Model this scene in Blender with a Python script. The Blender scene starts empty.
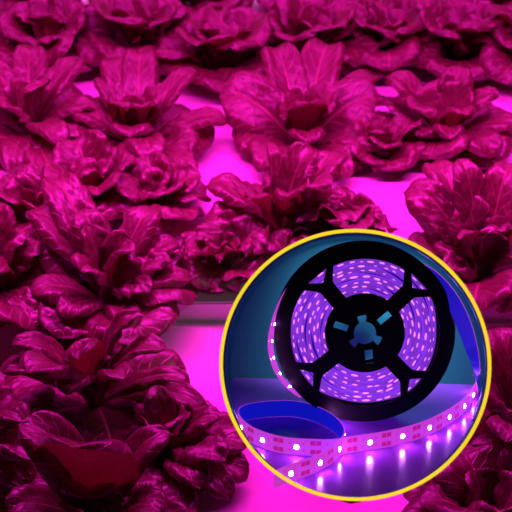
import bpy, bmesh, math, random
from mathutils import Vector, Matrix, noise
R_ = math.radians
C = bpy.context.scene.collection
SC = bpy.context.scene

# ------------------------------------------------------------------ camera
CAM = Vector((0, 0, 1.22)); PITCH = R_(35); FOV = R_(25)
cd = bpy.data.cameras.new('camera'); cam = bpy.data.objects.new('camera', cd); C.objects.link(cam)
cam.location = CAM; cam.rotation_euler = (R_(90) - PITCH, 0, 0)
cd.sensor_fit = 'HORIZONTAL'; cd.sensor_width = 36; cd.angle = FOV
cd.dof.use_dof = True; cd.dof.focus_distance = 1.45; cd.dof.aperture_fstop = 12
SC.camera = cam
# ------------------------------------------------------------------ world, lights, exposure
w = bpy.data.worlds.new('world'); SC.world = w; w.use_nodes = True
w.node_tree.nodes['Background'].inputs[0].default_value = (0.30, 0.16, 0.13, 1)
w.node_tree.nodes['Background'].inputs[1].default_value = 0.02
def area_light(name, loc, target, sx, sy, power, col, parent=None, spread=180):
    l = bpy.data.lights.new(name, 'AREA'); l.shape = 'RECTANGLE'; l.size = sx; l.size_y = sy
    l.energy = power; l.color = col; l.spread = R_(spread)
    o = bpy.data.objects.new(name, l); C.objects.link(o); o.location = loc
    o.rotation_euler = (Vector(target) - Vector(loc)).to_track_quat('-Z', 'Y').to_euler()
    return o
GROW = (1.0, 0.010, 0.62)
area_light('grow_lamp', (0.0, 1.88, 0.98), (0.0, 1.8, 0), 2.0, 0.03, 25, GROW, spread=130)
area_light('grow_lamp', (0.0, 2.75, 1.02), (0.0, 2.6, 0), 2.6, 0.05, 13.5, GROW, spread=130)
area_light('grow_lamp', (0.0, 3.55, 1.10), (0.0, 3.2, 0), 3.0, 0.05, 10, GROW, spread=130)
area_light('far_daylight', (0.0, 3.95, 1.6), (0.0, 3.75, 0), 2.6, 0.3, 11, (1.0, .80, .66), spread=55)
SC.view_settings.view_transform = 'Standard'; SC.view_settings.look = 'None'
SC.view_settings.gamma = 1; SC.view_settings.exposure = 0.0; SC.view_settings.use_curve_mapping = False

# ------------------------------------------------------------------ helpers
T = math.tan(FOV / 2)
FW = Vector((0, math.cos(PITCH), -math.sin(PITCH))); UP = Vector((0, math.sin(PITCH), math.cos(PITCH))); RT = Vector((1, 0, 0))
def ray(px, py): return FW + RT * ((px - 256) / 256 * T) + UP * ((256 - py) / 256 * T)
def P(px, py, d): return CAM + ray(px, py) * d
def on_z(px, py, z):
    r = ray(px, py); return CAM + r * ((z - CAM.z) / r.z)
def obj(name, bm, mats, parent=None, smooth=True):
    me = bpy.data.meshes.new(name); bm.normal_update(); bm.to_mesh(me); bm.free()
    for m in (mats if isinstance(mats, (list, tuple)) else [mats]): me.materials.append(m)
    if smooth:
        for p in me.polygons: p.use_smooth = True
    o = bpy.data.objects.new(name, me); C.objects.link(o)
    if parent:
        o.parent = parent; o.matrix_parent_inverse = Matrix.Identity(4)
    return o
def thing(name, label, cat, loc=(0, 0, 0), group=None):
    o = bpy.data.objects.new(name, None); C.objects.link(o); o.location = loc; o.empty_display_size = .02
    o['label'] = label; o['category'] = cat
    if group: o['group'] = group
    return o
def box(bm, x0, x1, y0, y1, z0, z1, mi=0, bev=0):
    vs = [bm.verts.new((x, y, z)) for z in (z0, z1) for y in (y0, y1) for x in (x0, x1)]
    fs = [bm.faces.new([vs[i] for i in f]) for f in ((0, 2, 3, 1), (4, 5, 7, 6), (0, 1, 5, 4), (2, 6, 7, 3), (0, 4, 6, 2), (1, 3, 7, 5))]
    for f in fs: f.material_index = mi
    if bev: bmesh.ops.bevel(bm, geom=list({e for f in fs for e in f.edges}), offset=bev, segments=2, affect='EDGES')
def lathe(bm, prof, M, n=96, close=False, mi=0):
    """profile of (radius, axial) turned round the local Z of M"""
    rows = []
    for r, a in prof:
        rows.append([bm.verts.new(M @ Vector((r * math.cos(2 * math.pi * k / n), r * math.sin(2 * math.pi * k / n), a))) for k in range(n)])
    pairs = list(zip(rows, rows[1:])) + ([(rows[-1], rows[0])] if close else [])
    for a, b in pairs:
        for k in range(n):
            f = bm.faces.new((a[k], a[(k + 1) % n], b[(k + 1) % n], b[k])); f.material_index = mi
    return rows

# ------------------------------------------------------------------ materials
def mat(name):
    m = bpy.data.materials.new(name); m.use_nodes = True
    return m, m.node_tree.nodes, m.node_tree.links, m.node_tree.nodes['Principled BSDF']
def simple(name, col, rough=.5, metal=0, emis=None, es=0, spec=.5):
    m, N, L, b = mat(name)
    b.inputs['Base Color'].default_value = (*col, 1); b.inputs['Roughness'].default_value = rough
    b.inputs['Metallic'].default_value = metal; b.inputs['Specular IOR Level'].default_value = spec
    if emis:
        b.inputs['Emission Color'].default_value = (*emis, 1); b.inputs['Emission Strength'].default_value = es
    return m
def noisy(name, c0, c1, scale, rough=.5, bump=.1, dist=.002):
    m, N, L, b = mat(name)
    tc = N.new('ShaderNodeTexCoord'); nz = N.new('ShaderNodeTexNoise'); nz.inputs['Scale'].default_value = scale; nz.inputs['Detail'].default_value = 5
    L.new(tc.outputs['Object'], nz.inputs['Vector'])
    mx = N.new('ShaderNodeMix'); mx.data_type = 'RGBA'; mx.inputs[6].default_value = (*c0, 1); mx.inputs[7].default_value = (*c1, 1)
    L.new(nz.outputs['Fac'], mx.inputs[0]); L.new(mx.outputs[2], b.inputs['Base Color'])
    b.inputs['Roughness'].default_value = rough
    bp = N.new('ShaderNodeBump'); bp.inputs['Strength'].default_value = bump; bp.inputs['Distance'].default_value = dist
    L.new(nz.outputs['Fac'], bp.inputs['Height']); L.new(bp.outputs['Normal'], b.inputs['Normal'])
    return m
def leaf_material(name, lam, rib, trans, rough=.42, tfac=.3):
    m, N, L, b = mat(name)
    def math_(op, a, bb=None, clamp=False):
        n = N.new('ShaderNodeMath'); n.operation = op; n.use_clamp = clamp
        for i, v in enumerate((a, bb)):
            if v is None: continue
            if isinstance(v, (int, float)): n.inputs[i].default_value = v
            else: L.new(v, n.inputs[i])
        return n.outputs[0]
    uv = N.new('ShaderNodeUVMap'); sp = N.new('ShaderNodeSeparateXYZ'); L.new(uv.outputs[0], sp.inputs[0])
    au = math_('ABSOLUTE', math_('SUBTRACT', math_('MULTIPLY', sp.outputs[0], 2), 1)); t = sp.outputs[1]
    wid = math_('ADD', math_('MULTIPLY', math_('SUBTRACT', 1, t), .11), .012)
    mid = math_('SUBTRACT', 1, math_('DIVIDE', au, wid), True)
    nz0 = N.new('ShaderNodeTexNoise'); nz0.inputs['Scale'].default_value = 6
    L.new(uv.outputs[0], nz0.inputs['Vector'])
    k = math_('ADD', math_('SUBTRACT', math_('MULTIPLY', t, 9), math_('MULTIPLY', au, 2.6)), math_('MULTIPLY', nz0.outputs[0], .9))
    fr = math_('ABSOLUTE', math_('SUBTRACT', math_('FRACT', k), .5))
    vein = math_('SUBTRACT', 1, math_('DIVIDE', fr, .09), True)
    veins = math_('MAXIMUM', mid, math_('MULTIPLY', vein, .6))
    tc = N.new('ShaderNodeTexCoord')
    nz = N.new('ShaderNodeTexNoise'); nz.inputs['Scale'].default_value = 14; nz.inputs['Detail'].default_value = 4
    L.new(tc.outputs['Object'], nz.inputs['Vector'])
    mx0 = N.new('ShaderNodeMix'); mx0.data_type = 'RGBA'
    mx0.inputs[6].default_value = (lam[0] * .62, lam[1] * .8, lam[2] * .45, 1); mx0.inputs[7].default_value = (lam[0] * 1.3, lam[1] * 1.1, lam[2] * 1.75, 1)
    L.new(nz.outputs['Fac'], mx0.inputs[0])
    mx = N.new('ShaderNodeMix'); mx.data_type = 'RGBA'; mx.inputs[7].default_value = (*rib, 1)
    L.new(math_('MULTIPLY', veins, .75), mx.inputs[0]); L.new(mx0.outputs[2], mx.inputs[6])
    L.new(mx.outputs[2], b.inputs['Base Color'])
    b.inputs['Roughness'].default_value = rough; b.inputs['Specular IOR Level'].default_value = .9
    vo = N.new('ShaderNodeTexVoronoi'); vo.inputs['Scale'].default_value = 110; vo.feature = 'SMOOTH_F1'
    L.new(tc.outputs['Object'], vo.inputs['Vector'])
    h = math_('SUBTRACT', math_('MULTIPLY', vo.outputs['Distance'], -.7), math_('MULTIPLY', veins, 1.0))
    bp = N.new('ShaderNodeBump'); bp.inputs['Strength'].default_value = .42; bp.inputs['Distance'].default_value = .003
    L.new(h, bp.inputs['Height']); L.new(bp.outputs['Normal'], b.inputs['Normal'])
    tr = N.new('ShaderNodeBsdfTranslucent'); tr.inputs['Color'].default_value = (*trans, 1); L.new(bp.outputs['Normal'], tr.inputs['Normal'])
    ms = N.new('ShaderNodeMixShader'); ms.inputs[0].default_value = tfac
    L.new(b.outputs[0], ms.inputs[1]); L.new(tr.outputs[0], ms.inputs[2])
    L.new(ms.outputs[0], N['Material Output'].inputs['Surface'])
    return m
LEAF = leaf_material('lettuce_leaf', (.145, .065, .042), (.56, .28, .22), (.36, .07, .05), rough=.36, tfac=.17)
HEART = leaf_material('lettuce_heart', (.165, .07, .048), (.48, .25, .20), (.30, .05, .04), rough=.36, tfac=.12)
BOARD = noisy('white_board', (.80, .80, .82), (.9, .9, .9), 9, .45, .1)
GROUND = noisy('dark_ground', (.03, .03, .03), (.06, .055, .05), 20, .8)
WALL = noisy('pale_wall', (.5, .5, .5), (.6, .6, .6), 4, .7)

# ------------------------------------------------------------------ setting
bm = bmesh.new(); box(bm, -3, 3, -1, 5, -.12, -.10); o = obj('floor', bm, GROUND, smooth=False); o['kind'] = 'structure'
bm = bmesh.new(); box(bm, -3, 3, 4.9, 5, -.10, 2.6); o = obj('wall_back', bm, WALL, smooth=False); o['kind'] = 'structure'
def board(label, y0, y1, z):
    bm = bmesh.new(); box(bm, -1.6, 1.6, y0, y1, -.10 , z, bev=.003)
    o = obj('growing_board', bm, BOARD, smooth=False); o['label'] = label; o['category'] = 'growing board'
    o['group'] = 'white growing boards under the lettuce'
board('lower white growing board under the dark front lettuce and the round display', .55, 1.597, -.04)
board('raised white growing board whose front edge shows left of the yellow ring', 1.60, 2.30, 0)
board('white growing board under the blurred lettuce rows at the top', 2.305, 4.2, 0)

# ------------------------------------------------------------------ lettuce
def leaf(bm, uvl, phi, L, W, th0, th1, r0=.012, z0=.0, cup=.35, ruff=.10, seed=0, roll=0, freq=3.0, blister=.0026, tipcurl=.4, nu=16, nt=22, pw=1.4):
    rs = random.Random(seed); ph = [rs.uniform(0, 6.3) for _ in range(4)]
    e = Vector((math.cos(phi), math.sin(phi), 0)); side = Vector((-e.y, e.x, 0)); zz = Vector((0, 0, 1))
    pos = e * r0 + zz * z0; grid = []; uvs = {}
    th0, th1 = R_(th0), R_(th1); off = Vector((seed * 3.17 % 50, seed * 1.31 % 50, 0))
    for j in range(nt + 1):
        t = j / nt
        th = th0 + (th1 - th0) * t ** pw
        if t > .74: th -= tipcurl * ((t - .74) / .26) ** 1.3 * 1.6
        tan = e * math.cos(th) + zz * math.sin(th); nor = -e * math.sin(th) + zz * math.cos(th)
        if j: pos = pos + tan * (L / nt)
        if t < .56:
            q = t / .56; s = .15 + .85 * (q * q * (3 - 2 * q))
        else: s = max(0, 1 - ((t - .56) / .442) ** 2.9) ** .5
        wd = W * s
        sd = side * math.cos(roll) + nor * math.sin(roll); nn = nor * math.cos(roll) - side * math.sin(roll)
        row = []
        for i in range(nu + 1):
            u = -1 + 2 * i / nu; a = abs(u)
            edge = max(0, a - .66) / .34
            x = u * wd * (1 - .12 * cup * a)
            off_n = cup * wd * (a ** 1.8) - .8 * tipcurl * wd * edge ** 2 * min(1, t * 1.6)
            k = 0 if u > 0 else 2
            off_n += ruff * W * a ** 2.2 * min(1, t * 2) * (math.sin(6.283 * freq * t + ph[k]) + .5 * math.sin(6.283 * freq * 2.3 * t + ph[k + 1]))
            off_n += blister * min(1, t * 2.2) * min(1, a * 5) * 2.2 * noise.noise(Vector((x * 75, t * L * 75, 0)) + off)
            fr = abs(((t * 9 - a * 2.6) % 1) - .5) * 2
            off_n -= blister * .7 * (1 - fr) ** 2 * min(1, a * 4) * (1 - a * .4)
            off_n -= .0025 * max(0, 1 - a / (.12 * (1 - t) + .02))
            tl = tan * (wd * .06 * math.sin(9 * t + ph[1]) * edge)
            row.append(bm.verts.new(pos + sd * x + nn * off_n + tl)); uvs[row[-1]] = (i / nu, t)
        grid.append(row)
    for a, b in zip(grid, grid[1:]):
        for i in range(nu):
            f = bm.faces.new((a[i], a[i + 1], b[i + 1], b[i]))
            for lp in f.loops: lp[uvl].uv = uvs[lp.vert]
HEADS = []
def lettuce(px, py, z, R, label, seed, hero=(), n=(8, 6, 4), rot=0, tall=1.0, ruff=.065, auto=True, skip=(), low=False):
    """rosette whose base stands where the ray through (px, py) meets height z"""
    p = on_z(px, py, z); rs = random.Random(seed)
    t = thing('lettuce_head', label, 'lettuce', p, 'lettuce heads growing on the white boards')
    t.rotation_euler.z = 0
    HEADS.append((t, R))
    def bad(a):
        a %= 360
        return any(lo <= a <= hi for lo, hi in skip)
    bm = bmesh.new(); uvl = bm.loops.layers.uv.new('UVMap'); k = 0
    if auto:
        for i in range(n[0]):
            a = rot + 360 * i / n[0] + rs.uniform(-14, 14); k += 1
            th0 = rs.uniform(44, 62); v = (rs.uniform(.92, 1.12), rs.uniform(.44, .54), rs.uniform(-50, -5), rs.uniform(.1, .4), rs.uniform(-.4, .4), rs.uniform(1.6, 3.2))
            if low: th0 *= .62; v = (v[0] * .92,) + v[1:2] + (v[2] * .6,) + v[3:]
            leaf(bm, uvl, R_(a), R * v[0], R * v[1], th0 * tall, v[2], cup=v[3], ruff=ruff, seed=seed * 40 + k, roll=v[4], freq=v[5], pw=1.7)
        for i in range(n[1]):
            a = rot + 25 + 360 * i / n[1] + rs.uniform(-16, 16); k += 1
            v = (rs.uniform(.90, 1.08), rs.uniform(.40, .50), rs.uniform(62, 76), rs.uniform(0, 40), rs.uniform(.25, .6), rs.uniform(-.35, .35), rs.uniform(1.6, 3.2))
            if bad(a): continue
            leaf(bm, uvl, R_(a), R * v[0], R * v[1], v[2] * tall, v[3], cup=v[4], ruff=ruff, seed=seed * 40 + k, roll=v[5], freq=v[6], z0=.01, r0=.008, pw=1.8)
    for h in hero:
        k += 1
        if isinstance(h, tuple):
            tx, ty, tz, wp = h[:4]; o_ = h[4] if len(h) > 4 else {}
            tp = on_z(tx, ty, z + tz); v = tp - p; dep = (tp - CAM).dot(FW)
            bow = R_(o_.get('bow', 26)); ps = math.atan2(v.z, Vector((v.x, v.y)).length)
            leaf(bm, uvl, R_(o_['az']) if 'az' in o_ else math.atan2(v.y, v.x), v.length * bow / math.sin(bow) * 1.06, wp * dep * T / 256, math.degrees(ps + bow), math.degrees(ps - bow), cup=o_.get('cup', .28), roll=R_(o_.get('roll', 0)), tipcurl=o_.get('curl', .6), ruff=o_.get('ruff', .05), seed=seed * 40 + k, pw=1.0, blister=o_.get('bl', .0026), freq=rs.uniform(1.2, 2.6))
            continue
        h = dict(h); a = h.pop('a'); l = h.pop('L') * R; wv = h.pop('W') * R
        h.setdefault('seed', seed * 40 + k); h.setdefault('ruff', .05)
        leaf(bm, uvl, R_(a), l, wv, h.pop('t0'), h.pop('t1'), **h)
    obj('outer_leaves', bm, LEAF, t)
    bm = bmesh.new(); uvl = bm.loops.layers.uv.new('UVMap')
    for i in range(n[2]):
        a = rot + 11 + 360 * i / max(1, n[2]) + rs.uniform(-20, 20); k += 1
        q = i / max(1, n[2])
        v = (rs.uniform(.62, .85), rs.uniform(.24, .34), rs.uniform(68, 84), rs.uniform(40, 85), rs.uniform(.3, .6), rs.uniform(-.5, .5), rs.uniform(.2, .9))
        if bad(a): continue
        leaf(bm, uvl, R_(a), R * v[0], R * v[1], v[2], v[3], cup=v[4], ruff=ruff * 1.2, seed=seed * 40 + k, roll=v[5], z0=.015, r0=.004 + .008 * (q % .5), tipcurl=v[6], nu=12, nt=18)
    obj('heart_leaves', bm, HEART, t)
    bm = bmesh.new(); lathe(bm, [(0, -.002), (.014, -.002), (.016, .01), (.012, .03), (0, .034)], Matrix.Identity(4), 14)
    obj('stem', bm, HEART, t)
    return t

#HEADS_BEGIN
lettuce(138, 150, 0, .17, 'crisp upright lettuce head left of the bright gap at top centre', 1, skip=((190, 350),), n=(6, 0, 3), low=True, hero=[
    (140, 46, .16, 20), (112, 54, .15, 18), (103, 74, .13, 15), (118, 92, .145, 21, dict(az=235, bow=12)), (156, 86, .15, 19, dict(az=290, bow=10)),
    (188, 66, .14, 15), (218, 113, .09, 19), (138, 124, .11, 24, dict(az=268, bow=34)), (188, 166, .05, 18), (150, 150, .09, 22, dict(bow=40)), (132, 166, .07, 18, dict(bow=40)), (104, 152, .07, 18), (80, 108, .09, 18), (72, 168, .04, 20)])
lettuce(302, 148, 0, .165, 'broad smooth-leaved lettuce head above the yellow ring with wide open leaves', 2, skip=((190, 350),), n=(6, 0, 3), low=True, hero=[
    (230, 90, .11, 33, dict(bl=.0015, roll=-38, cup=.12, curl=.4)), (368, 94, .11, 31, dict(bl=.0015, roll=38, cup=.12, curl=.4)), (302, 132, .09, 20, dict(az=275, bow=38)), (328, 38, .16, 24, dict(bl=.001, cup=.5)), (276, 42, .16, 22, dict(cup=.5)),
    (311, 76, .15, 22, dict(az=280, bow=14)), (370, 70, .13, 16), (390, 146, .05, 20, dict(bow=34)), (262, 160, .05, 17), (345, 165, .05, 17)])
lettuce(28, 138, 0, .175, 'lettuce head at the left edge, upper half of the picture', 3, n=(6, 0, 3), low=True, hero=[
    (75, 55, .14, 18), (30, 42, .15, 20), (-8, 60, .14, 18), (14, 162, .05, 18, dict(bow=34)), (58, 132, .10, 18, dict(bow=35)), (86, 100, .10, 16), (50, 170, .05, 22)])
lettuce(442, 140, 0, .175, 'lettuce head at upper right, behind the one beside the ring', 4, skip=((200, 340),), n=(6, 0, 3), low=True, hero=[
    (398, 72, .13, 20), (412, 92, .12, 26, dict(az=215, bow=22)), (422, 126, .08, 22), (450, 126, .10, 18), (458, 68, .15, 20), (488, 88, .13, 20), (458, 102, .14, 18, dict(az=280, bow=14)), (490, 146, .06, 26, dict(bow=36)), (512, 120, .08, 20), (400, 158, .04, 18)])
lettuce(282, 232, 0, .155, 'frilly lettuce head just over the top left of the yellow ring', 5, ruff=.2, skip=((200,340),), n=(6, 0, 3), low=True, hero=[
    (274, 144, .16, 8, dict(ruff=.15)), (302, 150, .16, 24, dict(ruff=.2, cup=.5)), (318, 174, .14, 18, dict(ruff=.25)), (334, 188, .11, 18, dict(ruff=.25)), (336, 150, .13, 18, dict(ruff=.2)),
    (218, 178, .10, 22, dict(ruff=.12)), (214, 214, .06, 22, dict(ruff=.2)), (262, 186, .15, 18, dict(az=240, bow=12, ruff=.2)), (205, 250, .03, 22, dict(ruff=.2)), (236, 268, .04, 22, dict(ruff=.25)), (290, 182, .15, 16, dict(az=275, bow=10, ruff=.2))])
lettuce(482, 275, 0, .16, 'lettuce head with tall ribbed leaves right of the top of the ring', 6, n=(6, 0, 3), low=True, hero=[
    (416, 184, .13, 25, dict(cup=.1, bl=.005, roll=-30)), (470, 163, .19, 20, dict(cup=.35, bow=10)), (508, 162, .18, 22), (444, 240, .06, 18), (498, 218, .13, 22, dict(az=290, bow=18)), (436, 158, .15, 20), (455, 262, .05, 22), (520, 240, .09, 24)])
lettuce(108, 300, 0, .165, 'flat star-shaped lettuce head left of the ring, middle of the picture', 7, n=(6, 0, 3), low=True, hero=[
    (148, 206, .13, 20, dict(bl=.001)), (160, 254, .09, 18, dict(bl=.006)), (140, 282, .08, 20, dict(bl=.006)), (40, 284, .07, 24, dict(bl=.001, cup=.15)), (38, 204, .13, 22), (56, 172, .16, 24, dict(bl=.006)),
    (88, 212, .15, 22), (170, 238, .09, 17), (182, 272, .06, 18, dict(ruff=.2)), (70, 306, .06, 22), (120, 240, .14, 18), (128, 316, .05, 18)])
lettuce(0, 292, 0, .165, 'wrinkled lettuce head cut by the left edge at mid height', 8, n=(6, 0, 3), low=True, hero=[
    (26, 238, .10, 26, dict(bl=.007)), (-6, 205, .14, 22), (24, 306, .05, 22, dict(bl=.006)), (2, 262, .11, 20, dict(az=280))])
lettuce(96, 402, -.04, .16, 'lettuce head with upright curled leaves in the dark lower left', 9, skip=((190,350),), ruff=.035, n=(6, 0, 3), low=True, hero=[
    (122, 310, .18, 16), (148, 336, .16, 20), (136, 348, .16, 22, dict(az=300, bow=12)), (80, 336, .19, 20, dict(bl=.001, roll=30)), (30, 332, .16, 20), (16, 358, .13, 22), (46, 354, .17, 34, dict(az=235, bow=18, bl=.0012)),
    (197, 398, .09, 18), (92, 374, .14, 22, dict(az=260, bow=30)), (178, 372, .09, 16)])
lettuce(165, 455, -.04, .125, 'low lettuce head touching the lower left of the yellow ring', 10, n=(6, 0, 3), low=True, hero=[
    (206, 410, .10, 20), (214, 446, .09, 26, dict(bl=.005)), (196, 472, .07, 22), (224, 484, .05, 20), (236, 438, .06, 24), (240, 468, .04, 22), (160, 394, .12, 18)])
lettuce(100, 525, -.04, .145, 'darkest lettuce head in the bottom left corner', 11, skip=((170,360),), ruff=.035, n=(6, 0, 3), low=True, hero=[
    (112, 408, .225, 56, dict(az=262, bow=16, bl=.0012, cup=.3, curl=.5)), (106, 474, .13, 34, dict(az=266, bow=30, bl=.0015)), (40, 420, .18, 36, dict(bl=.0015)), (20, 500, .09, 34), (150, 430, .15, 24), (150, 500, .10, 30), (180, 520, .06, 30)])
lettuce(-22, 450, -.04, .150, 'shadowed lettuce head cut by the left edge near the bottom', 12, ruff=.035, n=(6, 0, 3), low=True, hero=[(10, 404, .15, 24), (22, 440, .12, 26), (20, 470, .08, 26)])
lettuce(515, 455, -.04, .150, 'shadowed lettuce head right of the lower ring', 13, ruff=.035, n=(6, 0, 3), low=True, hero=[(488, 380, .16, 26), (482, 430, .10, 26), (470, 470, .05, 26), (505, 330, .17, 24), (512, 420, .15, 30)])
lettuce(490, 545, -.04, .150, 'dark lettuce head in the bottom right corner', 14, n=(7, 4, 3))
lettuce(345, 240, 0, .09, 'small lettuce peeking over the top of the ring beside the bright gap', 50, ruff=.15, n=(7, 4, 3))
lettuce(226, 274, 0, .10, 'small frilly lettuce between the star-shaped head and the ring', 15, ruff=.25, n=(6, 4, 3))
lettuce(35, 225, 0, .105, 'small lettuce pressed between the left edge head and the star-shaped head', 16, n=(7, 4, 3))
lettuce(95, 205, 0, .13, 'lettuce head wedged under the crisp upright head and over the star-shaped one', 18, n=(7, 4, 3))
lettuce(158, 214, 0, .11, 'small lettuce left of the little bright gap near the middle', 19, n=(7, 4, 3))
lettuce(382, 162, 0, .10, 'small dark lettuce just above the top right of the ring', 17, n=(6, 3, 3))
ROWL = ['blurred lettuce head at the top left corner', 'blurred lettuce second from the left in the top row', 'blurred wide lettuce with a dark shaded leaf in the top row', 'blurred lettuce behind the broad smooth-leaved head', 'blurred lettuce right of centre in the top row', 'blurred lettuce second from the right in the top row', 'blurred lettuce at the top right corner']
for i, x in enumerate((50, 140, 222, 310, 382, 455, 530)):
    lettuce(x, (62, 60, 78, 68, 62, 66, 72)[i], 0, .175, ROWL[i], 20 + i, n=(8, 5, 4))
ROWL = ['small far lettuce at the left end of the farthest row', 'far lettuce second from the left in the farthest row', 'far lettuce third from the left in the farthest row', 'far lettuce third from the right in the farthest row', 'far lettuce second from the right in the farthest row', 'far lettuce at the right end of the farthest row']
for i, x in enumerate((42, 135, 205, 302, 402, 505)):
    lettuce(x, (14, 10, 14, 12, 12, 16)[i], 0, .145, ROWL[i], 40 + i, ruff=.035, n=(8, 4, 3))
#HEADS_END

# ------------------------------------------------------------------ round display case
D0 = 1.15; U1 = D0 * T / 256                       # metres per pixel at the ring
CC = P(354, 363.5, D0); RAD = 133.5 * U1             # ring centre and radius
CA = (CC - CAM).normalized(); CX = CA.cross(UP).normalized(); CY = CX.cross(CA)
MF = Matrix.Translation(CC) @ Matrix((CX, CY, -CA)).transposed().to_4x4()   # local z points at the viewer
TEAL = noisy('teal_paint', (.004, .115, .19), (.006, .135, .215), 3, .6, .03)
GLOSS = simple('glossy_blue_floor', (.40, .085, .92), .24, spec=.6)
RING = simple('yellow_ring_added_glow', (.9, .65, .02), .4, emis=(1.0, .72, .022), es=.95)  # glow added so the ring keeps its yellow under the magenta lamps
BLACK = simple('black_plastic', (.004, .004, .007), .5, spec=.25)
STEEL = simple('dark_steel', (.05, .05, .055), .4, .8)
case = thing('display_case', 'round teal display case with a thin yellow ring, holding a reel of light strip', 'display case', CC)
MFl = MF.copy(); MFl.translation = (0, 0, 0)
DEP = .34
bm = bmesh.new()
ro = RAD - .0005
FLARE = .235
prof = [(ro, 0), (ro * (1 + FLARE * .93), -DEP * .93), (ro * (1 + FLARE * .9), -DEP * .98), (ro * (1 + FLARE * .8), -DEP), (0.001, -DEP), (.001, -DEP - .004), (ro * (1 + FLARE * .8) + .003, -DEP - .004), (ro * (1 + FLARE * .93) + .003, -DEP * .94), (ro + .002, 0)]
lathe(bm, prof, MFl, 128, close=True)
obj('shell', bm, TEAL, case)
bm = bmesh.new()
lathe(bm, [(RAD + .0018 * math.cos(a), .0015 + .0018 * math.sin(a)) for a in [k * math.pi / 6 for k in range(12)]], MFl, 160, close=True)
obj('yellow_ring', bm, RING, case)
# floor of the case: rises 14 degrees against the axis, so from the viewer it is seen from above
TILT = R_(14)
V0 = -(500 - 256) / 256 * T * D0
def floor_d(py):
    k = (256 - py) / 256 * T
    return (V0 - D0 * math.tan(TILT)) / (k - math.tan(TILT))
def floor_pt(px, py): return P(px, py, floor_d(py))
FF = FW * math.cos(TILT) + UP * math.sin(TILT); NF = UP * math.cos(TILT) - FW * math.sin(TILT)
# slab, cut to the shell's round section
bm = bmesh.new(); rows = []; P0 = floor_pt(354, 400)
for j in range(25):
    sd_ = .010 + (DEP - .014) * j / 24
    rr = ro * (1 + FLARE * min(.93, sd_ / DEP)) * (1 if sd_ < DEP * .95 else .96) - .0006
    # floor line y = m x + c in this section, met with the circle
    nx, ny = NF.dot(CX), NF.dot(CY); k0 = NF.dot(P0 - CC - CA * sd_)
    m_, c_ = -nx / ny, k0 / ny
    a_, b_, q_ = 1 + m_ * m_, 2 * m_ * c_, c_ * c_ - rr * rr
    dsc = math.sqrt(max(1e-9, b_ * b_ - 4 * a_ * q_))
    x0, x1 = (-b_ - dsc) / (2 * a_), (-b_ + dsc) / (2 * a_)
    pt = lambda q: MFl @ Vector((x0 + (x1 - x0) * q, m_ * (x0 + (x1 - x0) * q) + c_, -sd_))
    rows.append([bm.verts.new(pt(q) - NF * dz) for dz in (0, .003) for q in ((0, .25, .5, .75, 1) if dz == 0 else (1, .75, .5, .25, 0))])
for a, b in zip(rows, rows[1:]):
    for i in range(10): bm.faces.new((a[i], a[(i + 1) % 10], b[(i + 1) % 10], b[i]))
bm.faces.new(rows[0]); bm.faces.new(rows[-1][::-1])
obj('case_floor', bm, GLOSS, case, smooth=False)
# post and foot behind the case
bk = MFl @ Vector((0, -.02, -DEP - .004)); ft = Vector((CC.x, 1.30, -.04)) - CC
def tube(bm, a, b, r, n=16):
    a, b = Vector(a), Vector(b); q = (b - a).to_track_quat('Z', 'Y').to_matrix().to_4x4()
    M = Matrix.Translation(a) @ q; ln = (b - a).length
    lathe(bm, [(0.0005, 0), (r, 0), (r, ln), (.0005, ln)], M, n)
bm = bmesh.new(); tube(bm, bk + FW * -.002, bk + Vector((0, .05, -.03)), .012); tube(bm, bk + Vector((0, .05, -.02)), ft + Vector((0, 0, .008)), .012); obj('post', bm, STEEL, case)
bm = bmesh.new(); lathe(bm, [(.001, 0), (.07, 0), (.07, .006), (.06, .010), (.001, .010)], Matrix.Translation(ft), 40); obj('foot_plate', bm, STEEL, case)
# fill light added to brighten the teal interior, under the shell's top
lp = CC + CY * (RAD * 1.10) + CA * .25
area_light('case_fill_light', lp, CC + CA * DEP * 1.1 + CY * .055, .16, .03, .55, (.75, .95, 1.0), spread=95)

# ------------------------------------------------------------------ reel
lean = R_(8)
RU = NF * math.cos(lean) + FF * math.sin(lean); RN = RU.cross(RT) * -1
if RN.dot(FW) > 0: RN = -RN
RRAD = 88.5 * U1 * floor_d(420) / D0
rc = floor_pt(364, 424) + FF * .0165 + RU * (RRAD + .0008)
RW = .026                                                      # width between the flanges
reel = thing('cable_reel', 'round black plastic reel with four spokes standing inside the display case', 'reel', rc)
MR = Matrix((RT, RU, RN)).transposed().to_4x4()
def circle_pts(cx, cy, r, n=64): return [(cx + r * math.cos(2 * math.pi * k / n), cy + r * math.sin(2 * math.pi * k / n)) for k in range(n)]
def rect_pts(cx, cy, w_, h_, ang):
    a = R_(ang); return [(cx + x * math.cos(a) - y * math.sin(a), cy + x * math.sin(a) + y * math.cos(a)) for x, y in ((-w_ / 2, -h_ / 2), (w_ / 2, -h_ / 2), (w_ / 2, h_ / 2), (-w_ / 2, h_ / 2))]
def fillet(pts, r, n=5):
    out = []
    m = len(pts)
    for i in range(m):
        p0, p1, p2 = (Vector(pts[(i + k) % m]) for k in (-1, 0, 1))
        a = (p0 - p1); b = (p2 - p1); rr = min(r, a.length * .45, b.length * .45)
        a = p1 + a.normalized() * rr; b = p1 + b.normalized() * rr
        for k in range(n + 1):
            q = k / n; out.append(tuple((a * (1 - q) + p1 * q) * (1 - q) + (p1 * (1 - q) + b * q) * q))
    return out
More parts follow.
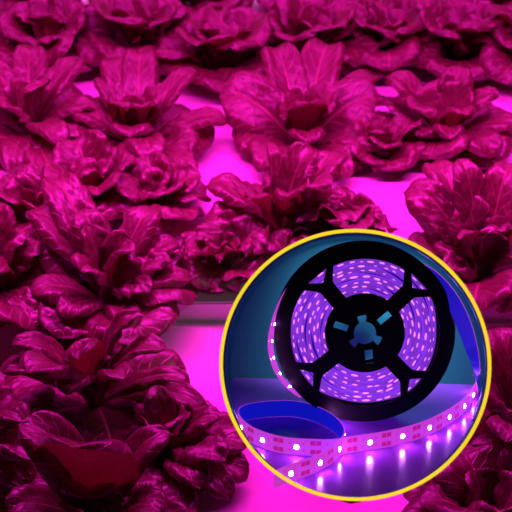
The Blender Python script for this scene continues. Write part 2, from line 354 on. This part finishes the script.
def flange_loops():
    loops = [circle_pts(0, 0, 1, 128)]
    SP = (130, 44, 218 - 360, 314 - 360)
    angs = sorted(a % 360 for a in SP)
    ri, rh = .835, .44; hwid = .085
    for i in range(4):
        a0, a1 = angs[i], angs[(i + 1) % 4] + (360 if i == 3 else 0)
        o0 = math.degrees(math.asin(hwid * 2.45 / ri)); i0 = math.degrees(math.asin(hwid / rh))
        m0 = math.degrees(math.asin(hwid * 1.05 / .70))
        pts = []
        for k in range(15):
            a = R_(a0 + i0 + (a1 - a0 - 2 * i0) * k / 14); pts.append((rh * math.cos(a), rh * math.sin(a)))
        a = R_(a1 - m0); pts.append((.68 * math.cos(a), .68 * math.sin(a)))
        for k in range(23):
            a = R_(a1 - o0 - (a1 - a0 - 2 * o0) * k / 22); pts.append((ri * math.cos(a), ri * math.sin(a)))
        a = R_(a0 + m0); pts.append((.68 * math.cos(a), .68 * math.sin(a)))
        loops.append(fillet(pts, .035, 4))
    for a in angs:
        tri = []
        for r, da in ((.72, 0), (.85, 10.0), (.85, -10.0)):
            q = R_(a + da); tri.append((r * math.cos(q), r * math.sin(q)))
        loops.append(fillet(tri, .02, 3))
    # centre hole with three tabs, three slots
    pts = []
    tabs = (101, 332, 222)
    for k in range(180):
        a = k * 2
        d = min(abs((a - t + 180) % 360 - 180) for t in tabs)
        r = .13 if d > 17 else min(.205, .205 / math.cos(R_(d)) * 1.0)
        pts.append((r * math.cos(R_(a)), r * math.sin(R_(a))))
    loops.append(pts)
    loops.append(rect_pts(-.265, .075, .17, .085, -18)); loops.append(rect_pts(.215, .17, .17, .085, 40)); loops.append(rect_pts(.05, -.27, .10, .17, 6))
    return loops
LOOPS = flange_loops()
def flange(name, zc, th, loops, scale=1.0):
    cu = bpy.data.curves.new(name, 'CURVE'); cu.dimensions = '2D'; cu.fill_mode = 'BOTH'; cu.extrude = th / 2 - .0006; cu.bevel_depth = .0006; cu.bevel_resolution = 1
    for lp_ in loops:
        s = cu.splines.new('POLY'); s.points.add(len(lp_) - 1); s.use_cyclic_u = True
        for p_, (x, y) in zip(s.points, lp_): p_.co = (x * RRAD * scale, y * RRAD * scale, 0, 1)
    tmp = bpy.data.objects.new('tmp', cu); C.objects.link(tmp)
    dg = bpy.context.evaluated_depsgraph_get(); me = bpy.data.meshes.new_from_object(tmp.evaluated_get(dg)); bpy.data.objects.remove(tmp)
    me.transform(MR @ Matrix.Translation((0, 0, zc))); me.name = name
    me.materials.clear(); me.materials.append(BLACK)
    o = bpy.data.objects.new(name, me); C.objects.link(o); o.parent = reel
    return o
flange('front_flange', RW / 2 + .0015, .003, LOOPS); flange('back_flange', -RW / 2 - .0015, .003, LOOPS[:9] + [circle_pts(0, 0, .37)])
bm = bmesh.new()
lathe(bm, [(RRAD * .40, -RW / 2), (RRAD * .40, RW / 2), (RRAD * .385, RW / 2), (RRAD * .385, -RW / 2)], MR, 64, close=True)
obj('hub', bm, BLACK, reel)

# ------------------------------------------------------------------ light strip
VIO = (.36, .055, 1.0)
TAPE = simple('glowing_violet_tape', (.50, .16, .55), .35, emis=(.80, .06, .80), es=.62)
BACK = simple('blue_tape_backing', (.02, .02, .75), .4, emis=(.01, .015, .9), es=.34)  # added glow stands for diode light falling on the backing
PAD = simple('copper_pad', (.5, .02, .2), .4, emis=(.75, .01, .40), es=.5)  # emission added to brighten the pads, copper gives no light itself
CHIP = simple('chip_housing', (.5, .2, .6), .35, emis=(.45, .06, .8), es=.6)
CORE = simple('lit_diode', (1, 1, 1), .3, emis=(.78, .20, 1.0), es=200)
EDGE = simple('glowing_coil_edge', (.3, .15, .6), .3, emis=(.34, .05, .95), es=.5)
SPOT = simple('coil_light_spot', (1, .8, 1), .3, emis=(1.0, .24, 1.0), es=1.05)
strip = thing('light_strip', 'glowing violet LED strip wound on the black reel and looping over the case floor', 'light strip', rc)
# wound coil: concentric turns, edge on to the viewer
bm = bmesh.new(); bs = bmesh.new(); rs = random.Random(5)
NL = 7; r_in, r_out = RRAD * .415, RRAD * .83; pit = (r_out - r_in) / NL
for l in range(NL):
    r = r_in + pit * (l + .5); n = 120; A = []
    ph = rs.uniform(0, 6.28); k2 = rs.choice((3, 4, 5))
    for k in range(n):
        a = 2 * math.pi * k / n
        zo = .0030 * math.sin(k2 * a + ph) + .0018 * math.sin(9 * a + ph * 2) - .003
        rr = r + pit * .22 * math.sin(4 * a + l * 1.9)
        hw = pit * .44
        A.append([bm.verts.new(MR @ Vector((q * math.cos(a), q * math.sin(a), z))) for q, z in ((rr - hw, -RW / 2 + .001), (rr - hw, RW / 2 - .005 + zo), (rr - hw * .5, RW / 2 - .0042 + zo), (rr + hw * .5, RW / 2 - .0042 + zo), (rr + hw, RW / 2 - .005 + zo), (rr + hw, -RW / 2 + .001))])
    for k in range(n):
        a, b = A[k], A[(k + 1) % n]
        for i in range(5):
            f = bm.faces.new((a[i], b[i], b[i + 1], a[i + 1])); f.material_index = 0
    ns = int(2 * math.pi * r / .013); a0 = rs.uniform(0, 1)
    for k in range(ns):
        a = 2 * math.pi * (k + a0 + rs.uniform(-.22, .22)) / ns
        zo = .0030 * math.sin(k2 * a + ph) + .0018 * math.sin(9 * a + ph * 2) - .003
        rr = r + pit * .22 * math.sin(4 * a + l * 1.9) + rs.uniform(-.0006, .0006)
        M = MR @ Matrix.Rotation(a, 4, 'Z') @ Matrix.Translation((rr, 0, RW / 2 - .0040 + zo))
        s = rs.uniform(.4, 1.15)
        bmesh.ops.create_icosphere(bs, subdivisions=1, radius=1, matrix=M @ Matrix.Diagonal((.0012 * s, .0050 * s, .0008, 1)))
lathe(bm, [(r_in, -RW / 2 + .004), (r_out, -RW / 2 + .004), (r_out, -RW / 2 + .002), (r_in, -RW / 2 + .002)], MR, 96, close=True, mi=1)  # dark disc added behind the turns, standing in for shade between them
obj('wound_coil', bm, [EDGE, simple('coil_gap_shade', (.10, .02, .35), .5)], strip)
o = obj('coil_lights', bs, SPOT, strip); o['kind'] = 'stuff'; o['label'] = 'tiny pinkish white lights along the wound turns'
def cr(pts, n):
    out = []; m = len(pts)
    for i in range(m - 1):
        p0, p1, p2, p3 = pts[max(0, i - 1)], pts[i], pts[i + 1], pts[min(m - 1, i + 2)]
        for k in range(n):
            t = k / n
            out.append(.5 * ((2 * p1) + (-p0 + p2) * t + (2 * p0 - 5 * p1 + 4 * p2 - p3) * t * t + (-p0 + 3 * p1 - 3 * p2 + p3) * t ** 3))
    out.append(pts[-1]); return out
SWID = .0195; TH = .0009
def ribbon(name, A, B, outward, parent, pads=True, chips=True, step=.0415, start=.010, cs_=1):
    """tape between two edge curves A (lower / near) and B; outward = +1/-1 side that carries the lights"""
    n = len(A); bm = bmesh.new(); rows = []; L_ = [0]
    nrm = []
    for i in range(n):
        t = (A[min(n - 1, i + 1)] + B[min(n - 1, i + 1)] - A[max(0, i - 1)] - B[max(0, i - 1)]).normalized()
        w_ = (B[i] - A[i]).normalized(); nrm.append(t.cross(w_).normalized() * outward)
        if i: L_.append(L_[-1] + ((A[i] + B[i]) / 2 - (A[i - 1] + B[i - 1]) / 2).length)
    for i in range(n):
        o_ = nrm[i] * TH / 2
        rows.append([bm.verts.new(v) for v in (A[i] + o_, B[i] + o_, B[i] - o_, A[i] - o_)])
    for a, b in zip(rows, rows[1:]):
        for i, mi in ((0, 0), (1, 0), (2, 1), (3, 0)):
            f = bm.faces.new((a[i], a[(i + 1) % 4], b[(i + 1) % 4], b[i])); f.material_index = mi
    bm.faces.new(rows[0]); bm.faces.new(rows[-1][::-1])
    def frame(s):
        for i in range(n - 1):
            if L_[i + 1] >= s: break
        q = (s - L_[i]) / max(1e-9, L_[i + 1] - L_[i])
        a = A[i].lerp(A[i + 1], q); b = B[i].lerp(B[i + 1], q); nn = nrm[i].lerp(nrm[i + 1], q).normalized()
        w_ = (b - a); wl = w_.length; w_ = w_ / wl; t = nn.cross(w_).normalized()
        M = Matrix((t, w_, nn)).transposed().to_4x4(); M.translation = (a + b) / 2 + nn * TH / 2
        return M, wl
    cs = []
    s = start
    while s < L_[-1] - .004:
        cs.append(s); s += step
    if pads:
        for s in cs:
            for ds, hs in ((step * .5, (.26, -.26)),):
                if s + ds > L_[-1] - .004: continue
                M, wl = frame(s + ds)
                for h in hs:
                    for dx in (-.0032, .0032):
                        c = M @ Vector((dx, h * wl, .00015)); x = M.to_3x3() @ Vector((.0028, 0, 0)); y = M.to_3x3() @ Vector((0, wl * .13, 0))
                        f = bm.faces.new([bm.verts.new(c + x * i + y * j) for i, j in ((-1, -1), (1, -1), (1, 1), (-1, 1))]); f.material_index = 2
            for sd in (-.0078, .0078):
                if not 0 < s + sd < L_[-1]: continue
                M, wl = frame(s + sd)
                for h in (.2, -.2):
                    c = M @ Vector((0, h * wl, .00015)); x = M.to_3x3() @ Vector((.0008, 0, 0)); y = M.to_3x3() @ Vector((0, wl * .06, 0))
                    f = bm.faces.new([bm.verts.new(c + x * i + y * j) for i, j in ((-1, -1), (1, -1), (1, 1), (-1, 1))]); f.material_index = 2
    obj(name, bm, [TAPE, BACK, PAD], parent, smooth=False)
    if chips:
        for s in cs:
            M, wl = frame(s); k = wl / SWID * cs_
            bm = bmesh.new()
            b2 = .0040 * k
            box(bm, -b2, b2, -b2, b2, 0, .0012, 0, bev=.0004)
            bmesh.ops.transform(bm, matrix=M, verts=bm.verts)
            hs = obj('diode_chip', bm, CHIP, parent, smooth=False)
            bm = bmesh.new(); bmesh.ops.create_icosphere(bm, subdivisions=2, radius=1, matrix=M @ Matrix.Translation((0, 0, .0012)) @ Matrix.Diagonal((.0026 * k, .0026 * k, .0008, 1)))
            obj('lit_core', bm, CORE, hs)
def L0(v): return v - rc
def on_floor(px, py): return L0(floor_pt(px, py)) + NF * .0006
# floor run and loop: bottom edge pixels, from the right round the loop to the free end
bot = [(478, 392), (464, 413), (443, 428), (417, 440), (385, 448), (353, 453), (335, 456), (318, 456.5), (283, 454), (255, 445), (241, 434), (239, 425), (250, 419.5), (270, 417), (296, 417), (320, 424), (336, 434), (344, 447), (337, 459), (318, 472), (291, 482), (274, 489)]
F3 = [on_floor(*b) for b in bot]
hts = [.9] + [1.0] * (len(bot) - 1)
A = cr(F3, 8); Hs = cr([Vector((h, 0, 0)) for h in hts], 8)
B = [a + NF * SWID * h.x for a, h in zip(A, Hs)]
# arc that rises from the floor at the right and runs behind the reel's top: near edge and far edge
near = [(413, 259, 1.335), (434, 270, 1.325), (453, 289, 1.315), (468, 315, 1.305), (477, 345, 1.300), (480, 370, 1.300)]
far = [(408, 262, 1.356), (426, 277, 1.345), (442, 297, 1.335), (455, 322, 1.325), (465, 348, 1.318), (473, 368, 1.310)]
An = [L0(P(*q)) for q in near]; Bf = [L0(P(*q)) for q in far]
An.append(B[0]); Bf.append(A[0])
A1 = cr(An, 8)[:-1] + B; B1 = cr(Bf, 8)[:-1] + A
ribbon('tape', A1, B1, 1, strip)
# slack outer turn that hangs out to the left of the reel
near = [(300, 272, 1.335), (283, 294, 1.325), (272, 320, 1.318), (268, 345, 1.315), (273, 368, 1.315), (285, 386, 1.320), (300, 398, 1.330)]
far = [(302, 274, 1.356), (286, 296, 1.345), (276, 321, 1.338), (273, 345, 1.335), (278, 367, 1.335), (289, 385, 1.340), (303, 396, 1.350)]
ribbon('slack_turn', cr([L0(P(*q)) for q in near], 8), cr([L0(P(*q)) for q in far], 8), 1, strip, pads=False, step=.020, cs_=.55)
